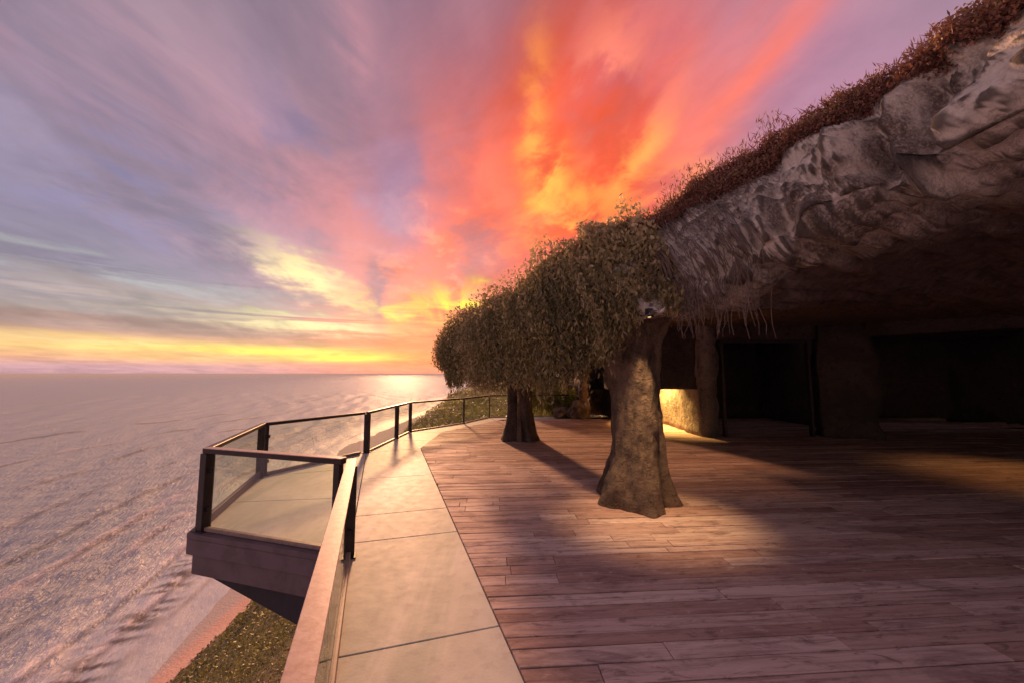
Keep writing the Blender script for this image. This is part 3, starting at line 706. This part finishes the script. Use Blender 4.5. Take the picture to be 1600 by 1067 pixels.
# walls
def wall(name, path, z0, z1, th, m, parent, amp=.07, seed=0.0, step=.14):
    P0 = np.array(path, float); seg = np.linalg.norm(np.diff(P0, axis=0), axis=1); s = np.concatenate([[0], np.cumsum(seg)])
    n = max(4, int(s[-1]/step)); t = np.linspace(0, s[-1], n); C = np.stack([np.interp(t, s, P0[:, 0]), np.interp(t, s, P0[:, 1])], -1)
    tg = np.gradient(C, axis=0); tg /= np.linalg.norm(tg, axis=1, keepdims=True); nr = np.stack([-tg[:, 1], tg[:, 0]], -1)
    zs = np.linspace(z0, z1, max(3, int((z1-z0)/step))); ring = [(th/2, z) for z in zs]+[(0, z1+.02)]+[(-th/2, z) for z in zs[::-1]]+[(0, z0-.01)]
    V = np.array([[(*(C[i]+nr[i]*o_), z) for o_, z in ring] for i in range(n)])
    for i in range(n):
        for j, (o_, z) in enumerate(ring):
            if o_ == 0: continue
            p = Vector(V[i, j]); k = noise.fractal(p*1.3+Vector((seed, 0, 0)), 1, 2, 4)*amp*1.6+noise.noise(p*4+Vector((0, seed, 0)))*amp*.4
            V[i, j, :2] += nr[i]*np.sign(o_)*k
            if i in (0, n-1): V[i, j, :2] += tg[i]*(1 if i else -1)*(k+amp*.6)
    k = len(ring); I = np.arange(n*k).reshape(n, k)
    F = [(int(I[i, j]), int(I[i+1, j]), int(I[i+1, (j+1) % k]), int(I[i, (j+1) % k])) for i in range(n-1) for j in range(k)]
    F += [tuple(int(x) for x in I[0]), tuple(int(x) for x in I[-1][::-1])]
    bm = bmesh.new(); vv = [bm.verts.new(p) for p in V.reshape(-1, 3)]
    for f in F: bm.faces.new([vv[x] for x in f])
    return bm_obj(name, bm, m, parent, True)
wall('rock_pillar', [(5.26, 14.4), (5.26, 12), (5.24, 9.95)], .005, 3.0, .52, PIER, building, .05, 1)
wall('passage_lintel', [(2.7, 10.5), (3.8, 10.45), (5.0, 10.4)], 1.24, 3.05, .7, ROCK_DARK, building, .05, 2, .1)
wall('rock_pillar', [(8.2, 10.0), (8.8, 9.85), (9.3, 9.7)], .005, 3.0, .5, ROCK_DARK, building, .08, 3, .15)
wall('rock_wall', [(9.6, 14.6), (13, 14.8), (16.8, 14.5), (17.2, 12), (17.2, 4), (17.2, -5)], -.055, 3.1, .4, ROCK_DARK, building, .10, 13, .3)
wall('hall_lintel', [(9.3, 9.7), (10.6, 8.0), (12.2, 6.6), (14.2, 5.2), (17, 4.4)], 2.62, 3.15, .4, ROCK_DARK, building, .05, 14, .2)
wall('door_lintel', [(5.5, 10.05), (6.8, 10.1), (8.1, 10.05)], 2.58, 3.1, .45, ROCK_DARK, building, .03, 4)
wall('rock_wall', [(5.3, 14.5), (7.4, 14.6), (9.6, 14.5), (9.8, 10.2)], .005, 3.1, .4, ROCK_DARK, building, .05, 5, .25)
wall('rock_wall', [(3.85, 13.5), (3.95, 14.5), (3.75, 16.0), (2.5, 16.1)], .005, 3.0, .45, ROCK_DARK, building, .07, 6, .2)
wall('rock_wall', [(2.75, 13.9), (2.72, 14.8), (2.5, 16.0)], .005, 2.6, .4, BARK, building, .12, 7, .12)
wall('rock_wall', [(4.0, 16.2), (5.2, 16.1), (9.6, 15.2)], .005, 3.3, .4, ROCK, building, .12, 8, .2)
bm = bmesh.new()                                                  # timber frame of the dark doorway
for x in (5.62, 7.92): vbox(bm, x, 9.92, .015, 2.56, .07, .12, 0)
bar(bm, (5.655, 9.92, 2.52), (7.885, 9.92, 2.52), .12, .08); bm_obj('door_frame', bm, BRONZE, building)

# ------------------------------------------------------------------ columns shaped like trunks
def trunk(name, prof, m, parent, seed, lobes=5, amp=.05, seg=104):
    """prof rows: z, centre x, centre y, half width"""
    prof = np.array(prof, float); zs = np.linspace(prof[0, 0], prof[-1, 0], 110)
    bm = bmesh.new(); rings = []
    for z in zs:
        cx, cy, rr = (np.interp(z, prof[:, 0], prof[:, k]) for k in (1, 2, 3)); ring = []
        low = max(0, 1-z/.7)
        for k in range(seg):
            a = 2*math.pi*k/seg; p = Vector((math.cos(a), math.sin(a), 0))
            f = 1+(.05+.13*low)*math.cos(lobes*a+seed+z*.35)+.05*math.cos(2*a+seed*2)
            q = Vector((cx, cy, z))+p*(rr*f)
            dsp = noise.fractal(Vector((q.x*2.2, q.y*2.2, q.z*.9))+Vector((seed*5, 0, 0)), 1, 2, 4)*amp+noise.noise(Vector((q.x*9, q.y*9, q.z*3.5)))*amp*.3+(noise.ridged_multi_fractal(Vector((q.x*4.2+.4*math.sin(z*2), q.y*4.2, z*.75)), 1, 2.1, 3, 1, 2)-1.0)*amp*.42
            ring.append(bm.verts.new(q+p*dsp))
        rings.append(ring)
    for a, b in zip(rings, rings[1:]):
        for k in range(seg): bm.faces.new((a[k], a[(k+1) % seg], b[(k+1) % seg], b[k]))
    bm.faces.new(rings[0][::-1]); bm.faces.new(rings[-1])
    return bm_obj(name, bm, m, parent, True)
col1 = thing('rock_column', 'thick brown trunk shaped column flaring at its foot nearest on the deck', 'column', (1.62, 4.98, 0), 'trunk shaped columns under the roof')
trunk('shaft', [(.005,1.62,4.98,.50), (.12,1.62,4.98,.47), (.33,1.65,4.98,.43), (.6,1.67,4.98,.37), (.9,1.65,4.98,.325), (1.3,1.64,4.98,.29), (1.6,1.62,4.98,.30), (1.85,1.60,4.98,.335), (2.1,1.60,4.98,.38), (2.3,1.62,5.0,.43), (2.5,1.66,5.05,.48)], BARK, col1, 1.3, 5, .075)
bm = trunk('root_flare', [(.005,2.02,5.06,.17), (.2,1.97,5.06,.15), (.5,1.92,5.05,.12), (.9,1.86,5.04,.08), (1.2,1.82,5.03,.03)], BARK, col1, 4.1, 3, .03, 24)
col2 = thing('rock_column', 'slim dark twin column with a pale groove standing farther back by the railing', 'column', (.2, 9.4, 0), 'trunk shaped columns under the roof')
trunk('shaft', [(.005,-.03,9.42,.25), (.15,-.02,9.42,.21), (.4,.0,9.42,.165), (.8,.0,9.42,.14), (1.3,.01,9.42,.13), (1.7,.03,9.42,.18), (2.1,.0,9.42,.28)], BARK_DARK, col2, 2.2, 4, .03, 36)
trunk('shaft', [(.005,.40,9.36,.26), (.15,.38,9.36,.225), (.4,.36,9.36,.195), (.8,.31,9.36,.18), (1.3,.30,9.36,.17), (1.7,.31,9.36,.2), (2.1,.34,9.36,.3)], BARK_DARK, col2, 5.2, 4, .03, 36)
trunk('pale_root', [(.005,.19,9.12,.07), (.3,.19,9.2,.05), (.9,.18,9.27,.045), (1.9,.17,9.3,.05)], BARK, col2, 3.0, 3, .012, 16)

# ------------------------------------------------------------------ roof greenery
def roof_cover(n, u0, u1, v0, v1, size, hgt, seed, full=False):
    r = np.random.default_rng(seed); u = r.uniform(u0, u1, n); v = v0+(v1-v0)*r.random(n)
    p, nn = surf(u, v)
    cl = fbm2(p[:, 0]*1.6+40, p[:, 1]*1.6+p[:, 2]*1.1+40, seed)
    keep = r.random(n) < np.clip((cl-.28)*4, .25 if full else .05, 1)*np.clip((v-v0)/5+(.6 if full else .1)+(cl-.45)*3, 0, 1); p, nn, cl, v = p[keep], nn[keep], cl[keep], v[keep]; k = len(p)
    h = r.random(k)**1.3*hgt*np.clip(.3+(cl-.35)*3, .2, 1.4)
    up = nn*.6+np.array([0, 0, .5]); C = p+up*h[:, None]+r.normal(size=(k, 3))*.02
    D = r.normal(size=(k, 3))*.8+up
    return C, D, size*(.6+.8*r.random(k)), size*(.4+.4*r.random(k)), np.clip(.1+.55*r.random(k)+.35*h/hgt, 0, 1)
E1a = roof_cover(100000, 1.4, 8.4, TOP-7, TOP+17, .034, .17, 31); E1b = roof_cover(9000, 1.4, 8.4, TOP-4, TOP+8, .07, .30, 36)
E1b = (E1b[0], E1b[1]+np.array([0, 0, .8]), E1b[2]*1.3, E1b[3]*.28, E1b[4]*.8+.2)   # thin upright shoots
E1 = [np.concatenate([a, b]) for a, b in zip(E1a, E1b)]
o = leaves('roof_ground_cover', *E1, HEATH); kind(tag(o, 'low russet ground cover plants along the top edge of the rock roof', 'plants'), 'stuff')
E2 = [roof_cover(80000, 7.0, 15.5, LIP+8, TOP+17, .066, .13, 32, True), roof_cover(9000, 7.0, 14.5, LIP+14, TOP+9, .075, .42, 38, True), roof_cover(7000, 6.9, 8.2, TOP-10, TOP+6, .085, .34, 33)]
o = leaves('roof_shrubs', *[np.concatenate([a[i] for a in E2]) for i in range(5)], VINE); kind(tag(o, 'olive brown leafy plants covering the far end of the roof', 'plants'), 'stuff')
def strands():
    r = np.random.default_rng(77); C, D, L, W, Tn = [], [], [], [], []
    tubes = []
    us = np.concatenate([r.uniform(7.9, 14.6, 1500), r.uniform(8.5, 13.6, 700), r.uniform(7.3, 8.4, 120)])
    for u in us:
        v0 = LIP+2+r.random()*(TOP-LIP-4); m_ = 26
        vv = np.linspace(v0, LIP+1, m_); p, n = surf(np.full(m_, u)+np.linspace(0, r.normal()*.05, m_), vv)
        p = p+n*(.03+r.random()*.10+(.22*r.random() if r.random() < .12 else 0))
        zend = np.interp(u, [7.4, 8.3, 8.8, 9.4, 10.5, 12, 13, 14, 15], [2.45, 2.2, 1.66, 1.50, 1.42, 1.46, 1.62, 1.75, 1.8])
        zend = zend+abs(r.normal())*.22-.06+.28*noise.noise(Vector((u*2.3, 4.0, 1.0)))+.16*noise.noise(Vector((u*6.1, 9.0, 1.0)))-(.30*r.random() if r.random() < .10 else 0)+.06*math.sin(u*9)+.05*math.sin(u*23)+.25*max(0, r.normal()-1)
        q = p[-1]; hang = max(0.0, q[2]-zend)
        if hang > .02:
            k = max(2, int(hang/.05)); z = np.linspace(0, hang, k)
            sway = np.stack([np.cumsum(r.normal(0, .006, k)), np.cumsum(r.normal(0, .006, k)), -z], -1); p = np.concatenate([p, q+sway])
        if np.hypot(p[:, 0]-1.62, p[:, 1]-4.2).min() < .16: continue
        seg = np.linalg.norm(np.diff(p, axis=0), axis=1); s = np.concatenate([[0], np.cumsum(seg)]); k = int(s[-1]/.031)
        if k < 3: continue
        if r.random() < .15: k = k//2
        t = np.linspace(0, s[-1], k); c = np.stack([np.interp(t, s, p[:, a]) for a in range(3)], -1)
        lump = noise.noise(Vector((p[0][0]*1.1, p[0][1]*1.1, p[0][2]*1.3)))
        tint0 = .38+.42*lump+.30*(r.random()-.5)
        C.append(c+r.normal(0, .028, (k, 3))); dd = r.normal(0, .55, (k, 3)); dd[:, 2] -= 1.1; D.append(dd)
        L.append(.048+.06*r.random(k)); W.append(.015+.022*r.random(k)); Tn.append(np.clip(tint0+r.normal(0, .16, k), 0, 1))
        tubes.append(p[::2])
    return [np.concatenate(a) for a in (C, D, L, W, Tn)], tubes
LV, TB = strands()
o = leaves('hanging_vines', *LV, VINE); kind(tag(o, 'thick curtain of olive brown vines hanging from the roof edge', 'vines'), 'stuff')
def tube_mesh(name, lines, rad, m, parent=None):
    V, Qd = [], []
    for p, r0 in zip(lines, rad):
        n0 = len(V)
        for i, c in enumerate(p):
            w = r0*(1-.6*i/len(p))
            for k in range(3): a = 2.1*k; V.append((c[0]+w*math.cos(a), c[1]+w*math.sin(a), c[2]))
        for i in range(len(p)-1):
            for k in range(3): Qd.append((n0+3*i+k, n0+3*i+(k+1) % 3, n0+3*i+3+(k+1) % 3, n0+3*i+3+k))
    return mesh_np(name, np.array(V), np.array(Qd), m, parent, True)
bare = []; rr = np.random.default_rng(5)
for i in range(170):                                              # leafless stems over the rock beside the near column
    u = rr.uniform(6.0, 8.8); v0 = rr.uniform(LIP+14, TOP+1); v1 = rr.uniform(LIP+1, LIP+8); k = 18
    p, n = surf(np.linspace(u, u+rr.normal()*.14-.05, k), np.linspace(v0, v1, k)); p = p+n*(.03+.09*np.sin(np.linspace(0, 3.1, k)))[:, None]
    if np.hypot(p[-1][0]-1.62, p[-1][1]-4.2) < .34: continue
    hang = max(0, p[-1][2]-rr.uniform(2.05, 2.5)); z = np.linspace(.02, hang+.03, 8)
    q = p[-1]+np.stack([rr.normal(0, .09)*z+.03*np.sin(z*9+i), rr.normal(0, .09)*z, -z], -1); bare.append(np.concatenate([p, q])+rr.normal(0, .006, (k+8, 3)))
o = tube_mesh('dry_vine_stems', bare+TB[::2], [.0075]*len(bare)+[.004]*len(TB[::2]), STEM); kind(tag(o, 'bare dry stems trailing over the rock above the nearest column', 'vines'), 'stuff')

# ------------------------------------------------------------------ shrubs and rocks at the far end of the deck
def shrub(x, y, z, w, h, n, seed, label, m=BRIGHT):
    t_ = thing('shrub', label, 'shrub', (x, y, z), 'shrubs behind the far end of the deck'); r = np.random.default_rng(seed)
    lines = []
    for k in range(9):
        a = r.random()*6.28; e = np.array([math.cos(a)*w*.7*r.random(), math.sin(a)*w*.7*r.random(), h*(.6+.3*r.random())]); s = np.linspace(0, 1, 6)[:, None]
        lines.append(np.array([x, y, z])+np.concatenate([e[:2]*s**1.4, e[2]*s], 1))
    tube_mesh('stem', lines, [.014]*9, STEM, t_)
    q = r.normal(size=(n, 3)); q /= np.linalg.norm(q, axis=1, keepdims=True); rad = r.random(n)**.45
    cl = np.array([noise.noise(Vector(v_)*2.2+Vector((seed, 0, 0))) for v_ in q]); rad = rad*(.8+.5*cl)
    C = np.array([x, y, z+h*.52])+q*rad[:, None]*np.array([w, w, h*.5]); D = q+r.normal(size=(n, 3))*.7
    leaves('foliage', C, D, .07+.06*r.random(n), .03+.03*r.random(n), .2+.4*r.random(n)+.4*np.clip(cl+.2, 0, 1), m, t_)
sp = [(.75, 15.5, .75, 1.9, 'yellow green shrub just right of the twin column behind the far railing'), (1.7, 15.4, .7, 1.7, 'rounded leafy shrub behind the right end of the far railing'),
      (2.35, 14.9, .45, 1.2, 'small shrub at the foot of the rock beside the dark cave mouth'), (1.3, 16.6, 1.0, 2.6, 'tall pale green shrub rising behind the other garden shrubs')]
for k, (x, y, w, h, lb) in enumerate(sp): shrub(x, y, float(ground_z(np.array(x), np.array(y)))*0-.4, w, h+.3, 3600, 90+k, lb)
def boulder(x, y, s, seed, label):
    bm = bmesh.new(); bmesh.ops.create_icosphere(bm, subdivisions=4, radius=1)
    for v_ in bm.verts:
        p = v_.co.copy(); k = 1+.35*noise.fractal(p*1.1+Vector((seed, 0, 0)), 1, 2, 4); v_.co = Vector((x+p.x*s[0]*k, y+p.y*s[1]*k, max(.006, s[2]*.45+p.z*s[2]*k*.6)))
    tag(bm_obj('boulder', bm, BARK, None, True), label, 'boulder', 'boulders at the foot of the cave')
boulder(1.9, 14.1, (.34, .22, .40), 3.0, 'low brown boulder lying at the deck end under the shrubs')
boulder(2.42, 13.85, (.30, .25, .62), 8.0, 'taller root like boulder leaning beside the dark cave mouth')
# rock bank and grass seen through the low passage
wall('rock_bank', [(3.3, 15.6), (4.2, 15.3), (5.0, 15.5)], .005, 1.0, .5, BARK, building, .14, 12, .1)

# ------------------------------------------------------------------ lamps that light the deck at dusk
def downlight(loc, label, power, size, aim, colr=(1, .62, .28), lens_r=.035):
    t_ = thing('downlight', label, 'lamp', loc, 'small warm ceiling lamps')
    bm = bmesh.new(); lathe(bm, [(.045, .10), (.05, .02), (.055, 0), (.042, -.002), (.040, .012)], loc, 20); bm_obj('housing', bm, STEEL, t_, True)
    bm = bmesh.new(); lathe(bm, [(.004, .006), (lens_r, .006), (lens_r, .010), (.004, .0101)], loc, 20); bm_obj('lens', bm, LENS, t_)
    l = bpy.data.lights.new('lamp_light', 'SPOT'); l.energy = power; l.spot_size = R(size); l.spot_blend = .9; l.color = colr; l.shadow_soft_size = .03
    lo_ = bpy.data.objects.new('lamp_light', l); COL.objects.link(lo_); lo_.location = (loc[0], loc[1], loc[2]-.012)
    lo_.rotation_euler = (Vector((loc[0], loc[1], loc[2]-.012))-Vector(aim)).to_track_quat('Z', 'Y').to_euler()
fl = ROOF[:, :LIP+1].reshape(-1, 3); nearby = fl[np.hypot(fl[:, 0]-1.62, fl[:, 1]-4.32) < .14]
downlight((1.62, 4.32, float(nearby[:, 2].mean()) - .03 if len(nearby) else 2.3), 'small ceiling lamp in front of the nearest column', 85, 62, (1.60, 4.36, 0))
downlight((4.35, 12.2, 2.30), 'added lamp standing in for outdoor glow in the low rock passage', 700, 100, (5.0, 11.9, .2), (1, .60, .16))  # added lamp, stands in for daylight glow reaching the passage
downlight((8.6, 5.9, 2.70), 'ceiling lamp deep under the roof on the right', 30, 80, (8.4, 6.0, 0), (1, .5, .15))

# ------------------------------------------------------------------ sea air
m, t, b = mat('sea_air'); t.n.remove(b)
pv = t.new('ShaderNodeVolumePrincipled'); pv.inputs['Color'].default_value = (.86, .89, .95, 1); pv.inputs['Density'].default_value = 1.6e-4
t.l.new(pv.outputs[0], next(n for n in t.n if n.type == 'OUTPUT_MATERIAL').inputs['Volume'])
bm = bmesh.new(); prism(bm, [(-41500, -700), (41500, -700), (41500, 41500), (-41500, 41500)], -42.0, 8.0)
kind(bm_obj('haze', bm, m), 'stuff')
